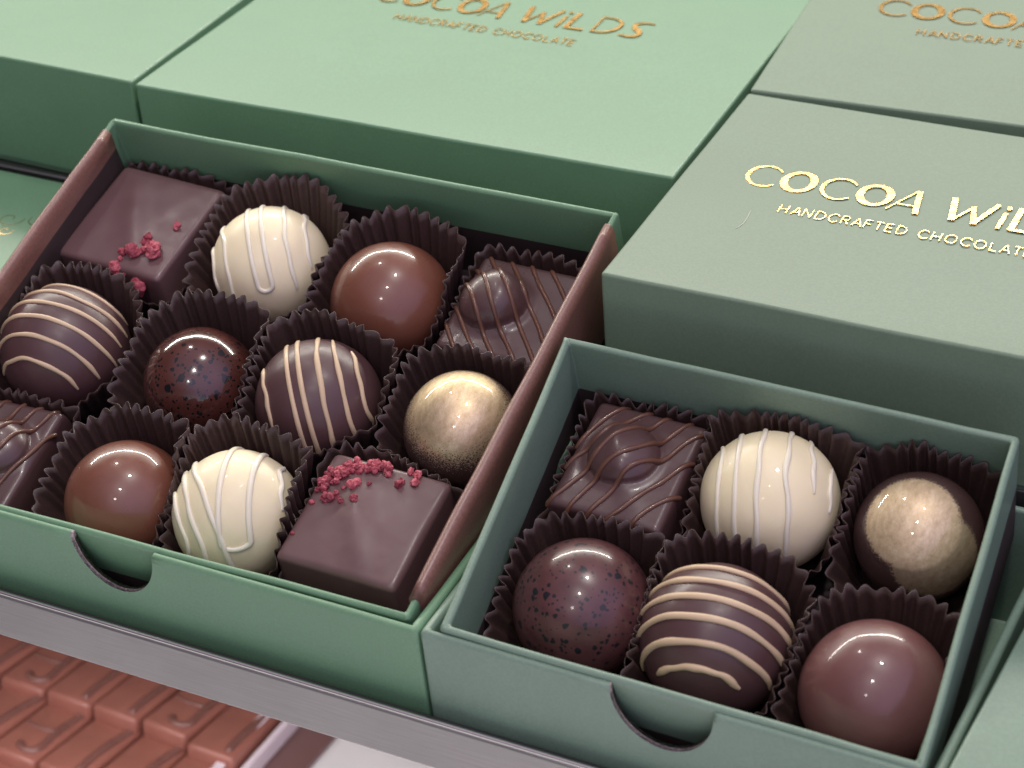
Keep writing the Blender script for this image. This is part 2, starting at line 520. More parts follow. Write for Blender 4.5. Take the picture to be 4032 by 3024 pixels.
def big_word():
    k = Ink()
    for cx in (29.6, 49.7):
        k.ribbon(arc(cx, 4.4, 4.55, 4.1, 38, 318, lambda a: 0.55 + 0.55 * max(0, -math.cos(rad(a))) ** 2))
    for cx in (38.75, 59.1):
        k.ribbon(arc(cx, 4.4, 3.85, 3.75, 0, 351, lambda a: 0.95 + 1.0 * math.cos(rad(a - 18)) ** 2, 40), closed=True)
    k.ribbon([(63.4, 0.1, .45), (68.9, 8.75, .45)])
    k.ribbon([(69.3, 8.8, 1.35), (70.95, 0, 1.5)])
    k.ribbon([(65.4, 2.75, .42), (70.2, 2.75, .42)])
    k.ribbon([(78.4, 8.7, 1.6), (80.2, 0.1, 1.7)])
    k.ribbon([(80.2, 0.35, .75), (84.0, 6.4, .75)])
    k.ribbon([(83.8, 6.5, 1.2), (85.7, 0.1, 1.5)])
    k.ribbon([(85.6, 0.3, 1.2), (89.6, 8.8, 1.3)])
    k.ribbon([(91.7, 0, 1.1), (92.1, 6.2, 1.1)])
    k.ribbon(arc(92.4, 8.2, 0.35, 0.35, 0, 330, lambda a: 0.7, 10), closed=True)
    k.ribbon([(94.9, 0.1, 1.6), (95.4, 8.9, 1.6)])
    k.ribbon([(94.6, 0.45, .9), (101.0, 0.45, .9)])
    k.ribbon([(104.0, 0.1, .7), (104.0, 8.8, .7)])
    k.ribbon(catmull([(104.0, 8.5, .5), (108.2, 8.3, .6), (111.3, 6.6, 1.1), (111.2, 3.6, 1.3), (108.6, 1.0, .8), (103.8, 0.4, .5)]))
    k.ribbon(catmull([(121.8, 8.5, .5), (118.6, 8.4, .8), (115.9, 7.2, 1.3), (116.6, 5.2, 1.7), (119.0, 3.5, 1.8), (119.2, 1.5, 1.4), (116.8, 0.5, .9), (113.2, 0.8, .5)]))
    return k

SMALL = {'H': [[(0, 0), (0, 1)], [(.75, 0), (.75, 1)], [(0, .5), (.75, .5)]], 'A': [[(0, 0), (.42, 1)], [(.42, 1), (.84, 0)], [(.17, .34), (.67, .34)]],
         'N': [[(0, 0), (0, 1)], [(0, 1), (.75, 0)], [(.75, 0), (.75, 1)]], 'D': [[(0, 0), (0, 1)], [(0, 1), (.4, .98), (.75, .75), (.8, .45), (.7, .2), (.4, .02), (0, 0)]],
         'C': [[(.88, .82), (.6, 1), (.25, .93), (.02, .6), (.05, .3), (.3, .03), (.6, 0), (.88, .18)]],
         'R': [[(0, 0), (0, 1)], [(0, 1), (.45, .98), (.6, .75), (.45, .52), (0, .5)], [(.3, .5), (.65, 0)]], 'F': [[(0, 0), (0, 1)], [(0, 1), (.6, 1)], [(0, .52), (.5, .52)]],
         'T': [[(.35, 0), (.35, 1)], [(0, 1), (.7, 1)]], 'E': [[(0, 0), (0, 1)], [(0, 1), (.6, 1)], [(0, .52), (.52, .52)], [(0, 0), (.6, 0)]],
         'O': [[(.48, 0), (.12, .14), (0, .5), (.14, .88), (.48, 1), (.84, .86), (.96, .5), (.82, .13), (.5, 0)]], 'L': [[(0, 0), (0, 1)], [(0, 0), (.6, 0)]]}
ADV = {'H': 1.1, 'A': 1.0, 'N': 1.1, 'D': 1.1, 'C': 1.13, 'R': .95, 'F': .85, 'T': .95, 'E': .95, 'O': 1.28, 'L': .85, ' ': .7}

def small_word():
    k = Ink()
    txt = 'HANDCRAFTED CHOCOLATE'
    tot = sum(ADV[c] for c in txt)
    s = 65.0 / tot
    x = 38.6
    for c in txt:
        for st in SMALL.get(c, []):
            pts = [(x + px * s * 0.93, -8.1 + py * 2.9, .33) for px, py in st]
            k.ribbon(catmull(pts, 4) if len(pts) > 2 else pts)
        x += ADV[c] * s
    return k

# ------------------------------------------------------------------ lidded boxes
def bow(me, wd, dp, hh, seed):
    """cut the lid into a grid and let its card bow a few tenths of a millimetre"""
    bm = bmesh.new(); bm.from_mesh(me)
    for k in range(1, 12):
        for co, no in ((Vector((wd * k / 12, 0, 0)), (1, 0, 0)), (Vector((0, dp * k / 12, 0)), (0, 1, 0))):
            bmesh.ops.bisect_plane(bm, geom=list(bm.verts) + list(bm.edges) + list(bm.faces), plane_co=co, plane_no=no)
    for v in bm.verts:
        x, y, z = v.co
        t = z / hh
        v.co.z += t * (0.00030 * noise.noise(Vector((x * 22, y * 22, seed))) - 0.00035 * math.sin(PI * min(1, max(0, x / wd))) * math.sin(PI * min(1, max(0, y / dp))))
        v.co.y += 0.0005 * math.sin(PI * min(1, max(0, x / wd))) * (1 if y < dp / 2 else -1) * (1 - t) + 0.00020 * noise.noise(Vector((x * 30, seed, z * 30)))
    bm.to_mesh(me); bm.free()

def lidded_box(x0, y0, yaw, wd, dp, zb, top, mat, label, text=None):
    t = empty('lidded_box', (x0, y0, zb), yaw, label, 'box', 'closed green chocolate boxes')
    hh = top - zb
    lm = box_mesh('lid', 0, wd, 0, dp, 0.0020, hh, 0.0008, 3)
    bow(lm, wd, dp, hh, x0 * 50 + y0 * 31)
    for v in lm.vertices:
        v.co.x -= 0.045 * (v.co.z - hh)
    link('lid', lm, mat, t, wn=True)
    link('base', box_mesh('base', 0.0032, wd - 0.0018, 0.0018, dp - 0.0018, 0.0, 0.025, 0.0006, 2), mat, t, wn=True)
    if text:
        lx, ly, sx, sy = text
        big_word().build('lettering', t, lx, ly, sx, sy, hh)
        small_word().build('lettering', t, lx, ly, sx, sy, hh)
    return t

ZR, H = 0.0361, 0.0727
lidded_box(-0.0074, 0.1310, rad(0.63), 0.1645, 0.133, ZR, H, M['green'], 'large pale green lidded box with dark gold lettering behind the twelve piece box',
           (0.0127, 0.0809, 0.925, 1.40))
leftbox = lidded_box(-0.0091 - 0.1645, 0.1318 + 0.0050, rad(-1.7), 0.1645, 0.133, ZR, H, M['green'], 'plain pale green lidded box, leftmost of the back row and cut by the photo edge')
for ch in leftbox.children:
    for v in ch.data.vertices:
        v.co.x -= 0.07 * v.co.y
lidded_box(0.1584, 0.0800, 0.0, 0.1280, 0.1090, ZR, H, M['green_grey'], 'grey green lidded box with bright gold lettering behind the six piece box',
           (-0.00855, 0.0560, 0.985, 1.40))
lidded_box(0.1586, 0.1900, rad(3.6), 0.1280, 0.1090, ZR, H + 0.0005, M['green_grey'], 'grey green lidded box with dark lettering at the top right corner',
           (-0.0040, 0.0640, 1.047, 1.45))
lidded_box(0.26835, -0.0185, rad(-5.2), 0.128, 0.072, 0.0, 0.0375, M['green_b'], 'plain light green lidded box in the bottom right corner, beside the six piece box')

hair = Ink()
hair.ribbon(catmull([(22.6, 32.5, .06), (23.5, 35.5, .09), (23.5, 38.8, .09), (23.1, 42.9, .05)], 6))
hb = hair.build('hair_scratch', bpy.data.objects['lidded_box.002'], 0, 0, 1.0, 1.0, H - ZR)
hb.data.materials[0] = M['white_line']

flat = empty('lidded_box', (-0.1690, -0.010, 0), 0, 'low green lidded box with faint gold scrolls, left of the twelve piece box', 'box', 'closed green chocolate boxes')
link('lid', box_mesh('lid', 0, 0.1645, 0, 0.1388, 0.0020, 0.0366, 0.0008, 3), M['green'], flat, wn=True)
link('base', box_mesh('base', 0.0018, 0.1627, 0.0018, 0.1370, 0.0, 0.025, 0.0006, 2), M['green'], flat, wn=True)
ik = Ink()
for cx, cy, s, fl in ((0, 0, 1.0, 1), (9, 1.5, .8, -1), (-9, -1, .9, -1), (3, -5, .6, 1)):
    ik.ribbon(catmull([(cx + fl * s * r * math.cos(a), cy + s * r * math.sin(a) * 0.8, 0.22) for a, r in [(0.6 * i, 0.8 + 0.33 * i) for i in range(12)]], 4))
ik.build('gold_scroll', flat, 0.1310, 0.1135, 1.0, 1.3, 0.0366)

# ------------------------------------------------------------------ open boxes
def inset(quad, d):
    """quad FL, FR, BR, BL; d per side (front, right, back, left), positive inwards"""
    n = 4
    lines = []
    for i in range(n):
        a, b = Vector(quad[i]), Vector(quad[(i + 1) % n])
        t = (b - a).normalized(); nn = Vector((-t.y, t.x))
        lines.append((a + nn * d[i], t))
    out = []
    for i in range(n):
        (p, t), (q, u) = lines[i - 1], lines[i]
        den = t.x * u.y - t.y * u.x
        k = ((q.x - p.x) * u.y - (q.y - p.y) * u.x) / den
        out.append(p + t * k)
    return out

def round_loop(quad, r, seg=3, sub=10):
    pts = []
    n = 4
    for i in range(n):
        p = Vector(quad[i]); a = (Vector(quad[i - 1]) - p).normalized(); b = (Vector(quad[(i + 1) % n]) - p).normalized()
        s, e = p + a * r, p + b * r
        for k in range(seg + 1):
            t = k / seg
            pts.append((1 - t) ** 2 * s + 2 * t * (1 - t) * p + t * t * e)
        e2 = Vector(quad[(i + 1) % n]); e2 = e2 + (p - e2).normalized() * r
        for k in range(1, sub):
            pts.append(e.lerp(e2, k / sub))
    return pts

def tray(name, quad, d, z0, zt, floor, mats, parent, r=0.0012, dark_from=None, wob=0.0002, seed=0):
    qi = inset(quad, d)
    SEG = 6
    lo, li = round_loop(quad, r, SEG), round_loop(qi, max(0.0004, r * 0.4), SEG)
    thick = max(0.0008, min(d))
    hr = thick * 0.55
    prof = [(0.0, z0)]
    zs = [z0 + 0.0006]
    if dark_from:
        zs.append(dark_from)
    zs += [zt - hr - 0.0012, zt - hr]
    prof += [(0.0, z) for z in zs]
    for k in range(1, 8):
        a = PI * k / 8
        prof.append(((1 - math.cos(a)) / 2, zt - hr + math.sin(a) * hr))
    prof += [(1.0, zt - hr), (1.0, zt - hr - 0.0012)]
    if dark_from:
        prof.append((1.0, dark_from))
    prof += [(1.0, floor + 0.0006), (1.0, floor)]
    rings, mi = [], []
    for k, (t, z) in enumerate(prof):
        ring = []
        for q_, (a, b) in enumerate(zip(lo, li)):
            p = a.lerp(b, t)
            hz = max(0.0, (z - z0) / (zt - z0))
            dx = wob * hz * noise.noise(Vector((p.x * 40 + seed, p.y * 40, 1.3)))
            dy = wob * hz * noise.noise(Vector((p.x * 40 + seed, p.y * 40, 7.7)))
            dz = wob * 0.8 * hz * noise.noise(Vector((p.x * 60 + seed, p.y * 60, 3.1)))
            if q_ % (SEG + 10) <= SEG and z > zt - 0.004:      # folded paper bunches at the corners
                dx += 0.00035 * noise.noise(Vector((p.x * 1400 + seed, p.y * 1400, z * 900)))
                dy += 0.00035 * noise.noise(Vector((p.x * 1400, p.y * 1400 + seed, z * 900 + 5)))
                dz += 0.00040 * noise.noise(Vector((p.x * 1100, p.y * 1100, seed + 9)))
            ring.append(Vector((p.x + dx, p.y + dy, z + dz)))
        rings.append(ring)
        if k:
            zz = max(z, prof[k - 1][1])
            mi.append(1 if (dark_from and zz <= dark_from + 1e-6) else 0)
    V, F, m = loft(rings, True, True, mi)
    me = mesh(name, V, F, m)
    return me

def notch_cut(me, mats, cx, zc, rx, rz, y):
    """cut a thumb notch through the front wall"""
    o = bpy.data.objects.new('tmp', me); COL.objects.link(o)
    for mm in mats:
        me.materials.append(mm)
    bm = bmesh.new()
    n = 40
    prof = []
    for i in range(n + 1):
        a = PI + PI * i / n
        prof.append((cx + rx * math.cos(a), zc + rz * math.sin(a)))
    prof += [(cx + rx * 1.05, zc + 0.001), (cx + rx * 1.3, zc + 0.006), (cx - rx * 1.3, zc + 0.006), (cx - rx * 1.05, zc + 0.001)]
    vs = []
    for yy in (y - 0.006, y + 0.0034):
        vs.append([bm.verts.new((px, yy, pz)) for px, pz in prof])
    k = len(prof)
    for i in range(k):
        bm.faces.new((vs[0][i], vs[0][(i + 1) % k], vs[1][(i + 1) % k], vs[1][i]))
    bm.faces.new(vs[0]); bm.faces.new(list(reversed(vs[1])))
    bmesh.ops.recalc_face_normals(bm, faces=bm.faces)
    for f in bm.faces:
        f.material_index = 2
    cm = bpy.data.meshes.new('cut'); bm.to_mesh(cm); bm.free()
    for mm in mats:
        cm.materials.append(mm)
    c = bpy.data.objects.new('cut', cm); COL.objects.link(c)
    md = o.modifiers.new('b', 'BOOLEAN'); md.object = c; md.operation = 'DIFFERENCE'; md.solver = 'EXACT'
    dg = bpy.context.evaluated_depsgraph_get()
    out = bpy.data.meshes.new_from_object(o.evaluated_get(dg))
    bpy.data.objects.remove(o); bpy.data.objects.remove(c)
    return out

QA = [(0.0015, -0.0015), (0.1511, -0.0002), (0.1524, 0.1252), (0.0012, 0.1251)]
QB = [(0.1594, -0.0013), (0.2644, -0.0025), (0.2626, 0.0815), (0.1547, 0.0825)]
HA, HB = 0.03530, 0.0370

LEAN = Matrix.Translation((0, 0, 0.0008)) @ Matrix.Rotation(rad(18.64), 4, 'X')      # inner trays and chocolates lean towards the customer

def lean_x(me, k, z0):
    for v in me.vertices:
        v.co.x -= k * (v.co.z - z0)

OA = [(-0.0040, -0.0139), (0.1546, -0.0139), (0.1550, 0.1185), (-0.0038, 0.1185)]
OB = [(0.1552, -0.0144), (0.2677, -0.0152), (0.2735, 0.0785), (0.1560, 0.0785)]

boxA = empty('open_box', (0, 0, 0), 0, 'large open green box with brown side walls holding twelve chocolates', 'box', 'open boxes of chocolates')
tm = tray('outer_tray', OA, (0.0021, 0.0023, 0.0019, 0.0021), 0.0, 0.0341, 0.0012, None, boxA, 0.0014, seed=2, wob=0.0003)
tm = notch_cut(tm, [M['green'], M['inside'], M['board']], 0.0763, 0.0338, 0.0110, 0.0128, -0.0139)
lean_x(tm, 0.075, 0.034)
link('outer_tray', tm, [], boxA, wn=True)
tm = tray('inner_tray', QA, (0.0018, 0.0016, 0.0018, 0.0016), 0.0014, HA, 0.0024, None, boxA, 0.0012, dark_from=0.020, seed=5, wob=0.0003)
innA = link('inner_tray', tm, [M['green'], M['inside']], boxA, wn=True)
innA.matrix_basis = LEAN

def side_liner(a, b, inward, seed):
    """brown paper wrapped over a side wall: a rounded strip bulging over the rim"""
    a, b = Vector(a), Vector(b)
    d = (b - a).normalized()
    inn = Vector(inward)
    prof = [(-0.0006, 0.010), (-0.0007, 0.026), (-0.0007, 0.0333), (-0.0004, 0.0348), (0.0002, 0.0357), (0.0010, 0.0361), (0.0018, 0.0359),
            (0.0024, 0.0353), (0.0027, 0.0340), (0.0027, 0.0318), (0.0024, 0.0290), (0.0020, 0.0045)]
    rings = []
    n = 26
    for i in range(n + 1):
        t = i / n
        y = 0.0052 + t * ((b - a).length - 0.0104)
        end = min(1.0, min(t, 1 - t) * 14)
        ring = []
        for (u, z) in prof:
            uu = 0.0009 + (u - 0.0009) * (0.86 + 0.14 * end)
            wv = 0.00035 * noise.noise(Vector((y * 70 + seed, z * 60, 0.5))) * end
            zz = 0.0345 + (z - 0.0345) * 1.0 + 0.00025 * noise.noise(Vector((y * 55 + seed, 4.0, 0.2))) * (1 if z > 0.03 else 0)
            p = a + d * y + inn * (uu + wv)
            ring.append(Vector((p.x, p.y, zz)))
        rings.append(ring)
    V, F, m = loft(rings, True, True)
    me = mesh('side_wall', V, F, [1 if (k < 26 * len(prof) and k % len(prof) == len(prof) - 2) else 0 for k in range(len(F))])  # lower inner face coloured dark to stand for shade inside the tray
    fix_normals(me)
    return link('side_wall', me, [M['brown_paper'], M['inside']], innA, wn=True)
side_liner(QA[0], QA[3], (1, 0), 3)
side_liner(QA[1], QA[2], (-1, 0.01), 9)

boxB = empty('open_box', (0, 0, 0), 0, 'small open green box holding six chocolates, beside the twelve piece box', 'box', 'open boxes of chocolates')
tm = tray('outer_tray', OB, (0.0020, 0.0022, 0.0018, 0.0022), 0.0, 0.0345, 0.0012, None, boxB, 0.0014, seed=12, wob=0.0003)
tm = notch_cut(tm, [M['green_b'], M['inside'], M['board']], 0.2103, 0.0342, 0.0113, 0.0128, -0.0146)
lean_x(tm, 0.075, 0.034)
link('outer_tray', tm, [], boxB, wn=True)
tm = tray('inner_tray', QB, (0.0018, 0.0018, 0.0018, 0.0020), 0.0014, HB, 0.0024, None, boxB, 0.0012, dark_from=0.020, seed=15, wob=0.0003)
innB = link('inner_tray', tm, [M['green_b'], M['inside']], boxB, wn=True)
innB.matrix_basis = LEAN

# ------------------------------------------------------------------ chocolates
def ball_r(d, seed, amp):
    return 1.0 + amp * noise.noise(Vector(d) * 1.6 + Vector((seed, 2.1, 0.3))) + amp * 0.4 * noise.noise(Vector(d) * 4.0 + Vector((seed, 9, 1)))

def ball_mesh(name, r, seed, amp, zfloor, squash=1.0, nu=72, nv=44):
    rings = []
    for k in range(1, nv):
        th = PI * k / nv
        ring = []
        for i in range(nu):
            ph = 2 * PI * i / nu
            d = Vector((math.sin(th) * math.cos(ph), math.sin(th) * math.sin(ph), math.cos(th)))
            p = d * r * ball_r(d, seed, amp)
            if p.z < zfloor:
                s = p.z / zfloor
                p = Vector((p.x, p.y, zfloor))
            ring.append(p)
        rings.append(ring)
    V, F, m = loft(rings, False, True)
    top = len(V); V = V + [Vector((0, 0, r * ball_r((0, 0, 1), seed, amp)))]
    for i in range(nu):
        F.append((top, (i + 1) % nu, i))
    me = fix_normals(mesh(name, V, F))
    return me

def on_ball(r, seed, amp, yaw, off, t, lift):
    """point on the ball: vertical plane of direction yaw, sideways offset off (fraction of r), angle t from the top"""
    d = Vector((math.cos(yaw), math.sin(yaw), 0)); m = Vector((-d.y, d.x, 0))
    q = math.sqrt(max(0.0, 1 - off * off))
    n = (m * off + q * (math.cos(t) * Vector((0, 0, 1)) + math.sin(t) * d)).normalized()
    return n * (r * ball_r(n, seed, amp) + lift), n

def drizzle_ball(parent, r, seed, amp, path, width, mat):
    """path: list of (yaw, off, t)"""
    P, W = [], []
    for (yaw, off, t) in path:
        p, n = on_ball(r, seed, amp, yaw, off, t, width * 0.25)
        P.append(p)
    for i in range(len(P)):
        W.append(width * (1 + 0.30 * noise.noise(Vector((i * 0.22, seed + path[0][1] * 7, 4)))) * min(1.0, 0.55 + 0.15 * min(i, len(P) - 1 - i)))
    # up vector per point = surface normal: build rings by hand
    rings = []
    n = len(P)
    ext = [(0, -0.8, 0.3), (0, -0.45, 0.8)] + [(i, 0, 1) for i in range(n)] + [(n - 1, 0.45, 0.8), (n - 1, 0.8, 0.3)]
    for i, e, rs in ext:
        t = (P[min(i + 1, n - 1)] - P[max(i - 1, 0)]).normalized()
        nn = P[i].normalized(); nn = (nn - nn.dot(t) * t).normalized(); s = t.cross(nn)
        c = P[i] + t * e * W[i]
        rings.append([c + (s * math.cos(a) + nn * math.sin(a) * 0.68) * W[i] * rs for a in [2 * PI * k / 10 for k in range(10)]])
    V, F, m = loft(rings)
    me = fix_normals(mesh('drizzle', V, F))
    return link('drizzle', me, mat, parent)

def span(yaw, off, t0, t1, n=26, wander=0.0, s=0):
    return [(yaw, off + wander * noise.noise(Vector((k * 0.18, s, off * 5))), rad(t0 + (t1 - t0) * k / n)) for k in range(n + 1)]

def uturn(yaw, o1, o2, t0, t1, t2, n=20):
    """down along o1, round the bend at t1, back up along o2"""
    a = [(yaw, o1, rad(t0 + (t1 - t0) * k / n)) for k in range(n + 1)]
    b = []
    for k in range(1, 9):
        f = k / 9
        b.append((yaw, (o1 + o2) / 2 - (o2 - o1) / 2 * math.cos(PI * f), rad(t1 + (1 if t1 > t0 else -1) * 6 * math.sin(PI * f))))
    c = [(yaw, o2, rad(t1 + (t2 - t1) * k / n)) for k in range(n + 1)]
    return a + b + c

POS = {'white1': (0.0602, 0.1000, 0.0159), 'milk1': (0.0979, 0.0963, 0.0159), 'str1': (0.0192, 0.0588, 0.0169), 'spec1': (0.0611, 0.0582, 0.0146),
       'str2': (0.0940, 0.0611, 0.0159), 'gold1': (0.1329, 0.0629, 0.0146), 'milk2': (0.0614, 0.0196, 0.0153), 'white2': (0.0901, 0.0243, 0.0157),
       'white3': (0.2106, 0.0635, 0.0161), 'gold2': (0.2451, 0.0634, 0.0145), 'spec2': (0.1799, 0.0238, 0.0158), 'str3': (0.2107, 0.0248, 0.0168),
       'milk3': (0.2472, 0.0216, 0.0161)}
FLOOR = 0.0026
ZC = 0.017

def ball(key, name, label, cat, mat, amp, seed):
    x, y, r = POS[key]
    t = empty(name, (x, y, ZC), 0, label, cat)
    link('shell', ball_mesh('shell', r, seed, amp, FLOOR + 0.0003 - ZC), mat, t)
    return t, r

# milk and speckled and gold domes
ball('milk1', 'milk_bonbon', 'glossy milk chocolate dome in the back row, between white truffle and knobbed square', 'chocolate', M['milk'], 0.009, 1)
ball('milk2', 'milk_bonbon', 'glossy milk chocolate dome in the front row, left of a white truffle', 'chocolate', M['milk'], 0.009, 2)
ball('milk3', 'milk_bonbon', 'glossy milk chocolate dome in the front right corner of the six piece box', 'chocolate', M['ruby'], 0.008, 3)
ball('spec1', 'speckled_bonbon', 'shiny dark red dome with black specks between two striped truffles', 'chocolate', M['speck_a'], 0.009, 4)
ball('spec2', 'speckled_bonbon', 'speckled reddish dome in the front left corner of the six piece box', 'chocolate', M['speck_b'], 0.008, 5)
ball('gold1', 'gold_bonbon', 'gold dusted dome against the brown side wall of the twelve piece box', 'chocolate', M['gold_a'], 0.006, 6)
ball('gold2', 'gold_bonbon', 'dark dome with two brushed gold patches in the six piece box', 'chocolate', M['gold_b'], 0.006, 7)

# white truffles
A_ = 0.014
t, r = ball('white1', 'white_truffle', 'white drizzled truffle in the back row, right of the raspberry square', 'chocolate', M['white'], A_, 11)
yw = rad(121)
for pth in (span(yw, 0.62, -105, 50, 30, 0.05, 1), span(yw, 0.88, -80, 40, 20, 0.03, 2), uturn(yw, 0.17, -0.07, 62, -62, 70),
            span(yw, -0.42, -75, 78, 28, 0.06, 3), span(yw, -0.72, -60, 70, 26, 0.05, 4), span(yw + 0.25, -0.25, 35, 88, 16, 0.03, 5)):
    drizzle_ball(t, r, 11, A_, pth, 0.00062, M['white_line'])
t, r = ball('white2', 'white_truffle', 'white drizzled truffle in the front row beside the raspberry covered square', 'chocolate', M['white'], A_, 12)
yw = rad(128)
for pth in (span(yw, 0.80, -100, 60, 26, 0.04, 1), span(yw, 0.58, -110, 80, 30, 0.05, 2), span(yw + 0.1, 0.34, -110, 85, 30, 0.05, 3),
            uturn(yw - 0.35, -0.02, -0.45, 78, -62, 60), span(yw - 0.2, -0.80, -40, 50, 20, 0.04, 5)):
    drizzle_ball(t, r, 12, A_, pth, 0.00075, M['white_line'])
t, r = ball('white3', 'white_truffle', 'large white drizzled truffle in the back row of the six piece box', 'chocolate', M['white'], A_, 13)
yw = rad(104)
for pth in (span(yw, 0.66, -100, 60, 26, 0.04, 1), span(yw, 0.40, -105, 70, 28, 0.05, 2), span(yw, 0.08, -105, 78, 30, 0.05, 3),
            span(yw, -0.30, -100, 70, 28, 0.06, 4), span(yw + 0.1, -0.62, -30, 62, 22, 0.05, 5), span(yw, -0.86, -50, 30, 18, 0.03, 6)):
    drizzle_ball(t, r, 13, A_, pth, 0.00062, M['white_line'])

# striped truffles
t, r = ball('str1', 'striped_truffle', 'dark truffle with tan stripes in the left column of the twelve piece box', 'chocolate', M['dark'], 0.012, 21)
for k, off in enumerate((0.62, 0.36, 0.10, -0.18, -0.48, -0.76)):
    drizzle_ball(t, r, 21, 0.012, span(rad(4), off, -92 + 3 * k, 88 - 4 * (k % 3), 30, 0.022, k), 0.00058, M['tan_line'])
t, r = ball('str2', 'striped_truffle', 'dark truffle with slanted tan stripes in the middle of the twelve piece box', 'chocolate', M['dark'], 0.012, 22)
for k, pth in enumerate((span(rad(-54), 0.0 + 0.72, -20, 96, 26, 0.03, 1), span(rad(-56), 0.46, -38, 98, 28, 0.03, 2), span(rad(-60), 0.20, -48, 100, 28, 0.03, 3),
                         uturn(rad(-58), -0.10, -0.28, -55, 88, -50), span(rad(-58), -0.70, -30, 60, 24, 0.03, 5))):
    drizzle_ball(t, r, 22, 0.012, pth, 0.00064, M['tan_line'])
t, r = ball('str3', 'striped_truffle', 'dark truffle with thick tan stripes at the front of the six piece box', 'chocolate', M['dark'], 0.012, 23)
for k, off in enumerate((0.55, 0.27, 0.0, -0.28, -0.56, -0.80)):
    drizzle_ball(t, r, 23, 0.012, span(rad(6), off, -96 + 4 * (k % 2) + 30 * (k == 5), 92 - 32 * (k == 5), 32, 0.018, k + 3), 0.00080, M['tan_line'])

# ---- squares
def square_mesh(name, hx, hy, ht, flare, edge, top_f, e=9.0, nu=176):
    """rounded square block: side rings then rings shrinking to the middle of the top; top_f(x, y) adds to the top height"""
    def loop(s, zf, add=0.0):
        ring = []
        for i in range(nu):
            a = 2 * PI * i / nu + PI / nu
            c, sn = math.cos(a), math.sin(a)
            # even spacing along the sides
            k = 1.0 / (abs(c) ** e + abs(sn) ** e) ** (1 / e)
            x, y = c * k * (hx + add) * s, sn * k * (hy + add) * s
            ring.append(Vector((x, y, zf(x, y))))
        return ring
    rings = [loop(1, lambda x, y: 0.0, flare * 0.8), loop(1, lambda x, y: 0.0006, flare)]
    for k in range(1, 6):
        f = k / 6
        rings.append(loop(1, lambda x, y, f=f: 0.0006 + (ht - edge - 0.0006) * f, flare * (1 - f) ** 1.5))
    for k in range(0, 7):
        a = PI / 2 * k / 6
        rings.append(loop(1, lambda x, y, a=a: ht - edge + edge * math.sin(a) + top_f(x, y) * math.sin(a) ** 2, -edge * (1 - math.cos(a))))
    s0 = 1 - edge / max(hx, hy)
    m = 22
    for k in range(1, m):
        rings.append(loop(s0 * (1 - k / m), lambda x, y: ht + top_f(x, y)))
    V, F, _ = loft(rings, True, False)
    b = len(V); V.append(Vector((0, 0, ht + top_f(0, 0))))
    o = b - nu
    for i in range(nu):
        F.append((o + i, o + (i + 1) % nu, b))
    return fix_normals(mesh(name, V, F))

def crumb_mesh(r, seed):
    bm = bmesh.new()
    rnd = random.Random(seed)
    k = 1 if r < 0.0007 else rnd.choice((2, 3))
    for j in range(k):
        c = Vector((rnd.uniform(-.5, .5), rnd.uniform(-.5, .5), rnd.uniform(-.15, .3))) * r * (0 if k == 1 else 1)
        rr = r * (1 if k == 1 else rnd.uniform(0.62, 0.85))
        res = bmesh.ops.create_icosphere(bm, subdivisions=2, radius=rr)
        for v in res['verts']:
            v.co = v.co * (1 + 0.55 * noise.noise(v.co / rr * 2.1 + Vector((seed, j, 0))) + 0.2 * noise.noise(v.co / rr * 5 + Vector((seed, j, 3)))) + c
    for v in bm.verts:
        v.co *= 1.35
    me = bpy.data.meshes.new('raspberry_crumb'); bm.to_mesh(me); bm.free()
    return me
CR = {}
def crumb(parent, x, y, z, r, seed):
    key = (round(r * 1e4 / 1.5), seed % 5)
    if key not in CR:
        CR[key] = crumb_mesh(r, seed)
        CR[key].materials.append(M['rasp'])
    o = bpy.data.objects.new('raspberry_crumb', CR[key])
    COL.objects.link(o)
    o.parent = parent
    o.location = (x, y, z + r * 0.45)
    o.rotation_euler = (seed * 1.3, seed * 0.7, seed * 2.1)
    return o

def bulge(hx, hy, k):
    def f(x, y):
        w_ = max(0.0, 1 - (x / hx) ** 2) * max(0.0, 1 - (y / hy) ** 2)
        crease = 0.00085 * math.exp(-((0.86 * (x + 0.002) + 0.5 * y) / 0.0034) ** 2)
        return w_ * (k + crease) + 0.00016 * noise.noise(Vector((x * 150 + k * 9e3, y * 150, 0.7)))
    return f

# raspberry square in the back left corner
SQ1 = (0.0202, 0.1011)
q1 = empty('raspberry_square', (*SQ1, FLOOR + 0.0003), rad(-3.5), 'square dark chocolate with a few raspberry crumbs in the back left corner', 'chocolate')
f1 = bulge(0.0170, 0.0175, 0.0009)
link('shell', square_mesh('shell', 0.0170, 0.0175, 0.0203, 0.0012, 0.0014, f1, 30.0), M['mauve'], q1)
ca, sa = math.cos(rad(3.5)), math.sin(rad(3.5))
for k, (x, y, s) in enumerate([(32.3, 102.9, .95), (26.4, 96.0, 1.1), (25.5, 90.1, 1.4), (26.6, 91.3, 1.2), (32.0, 93.0, 1.6), (30.8, 93.8, 1.1), (22.1, 90.6, .8),
                               (27.9, 91.8, .8), (23.0, 88.2, .45)]):
    dx, dy = x / 1000 - SQ1[0] - 0.0006, y / 1000 - SQ1[1] - 0.0016
    lx, ly = dx * ca - dy * sa, dx * sa + dy * ca
    crumb(q1, lx, ly, 0.0203 + f1(lx, ly), s * 1.2 / 1000, 31 + k)
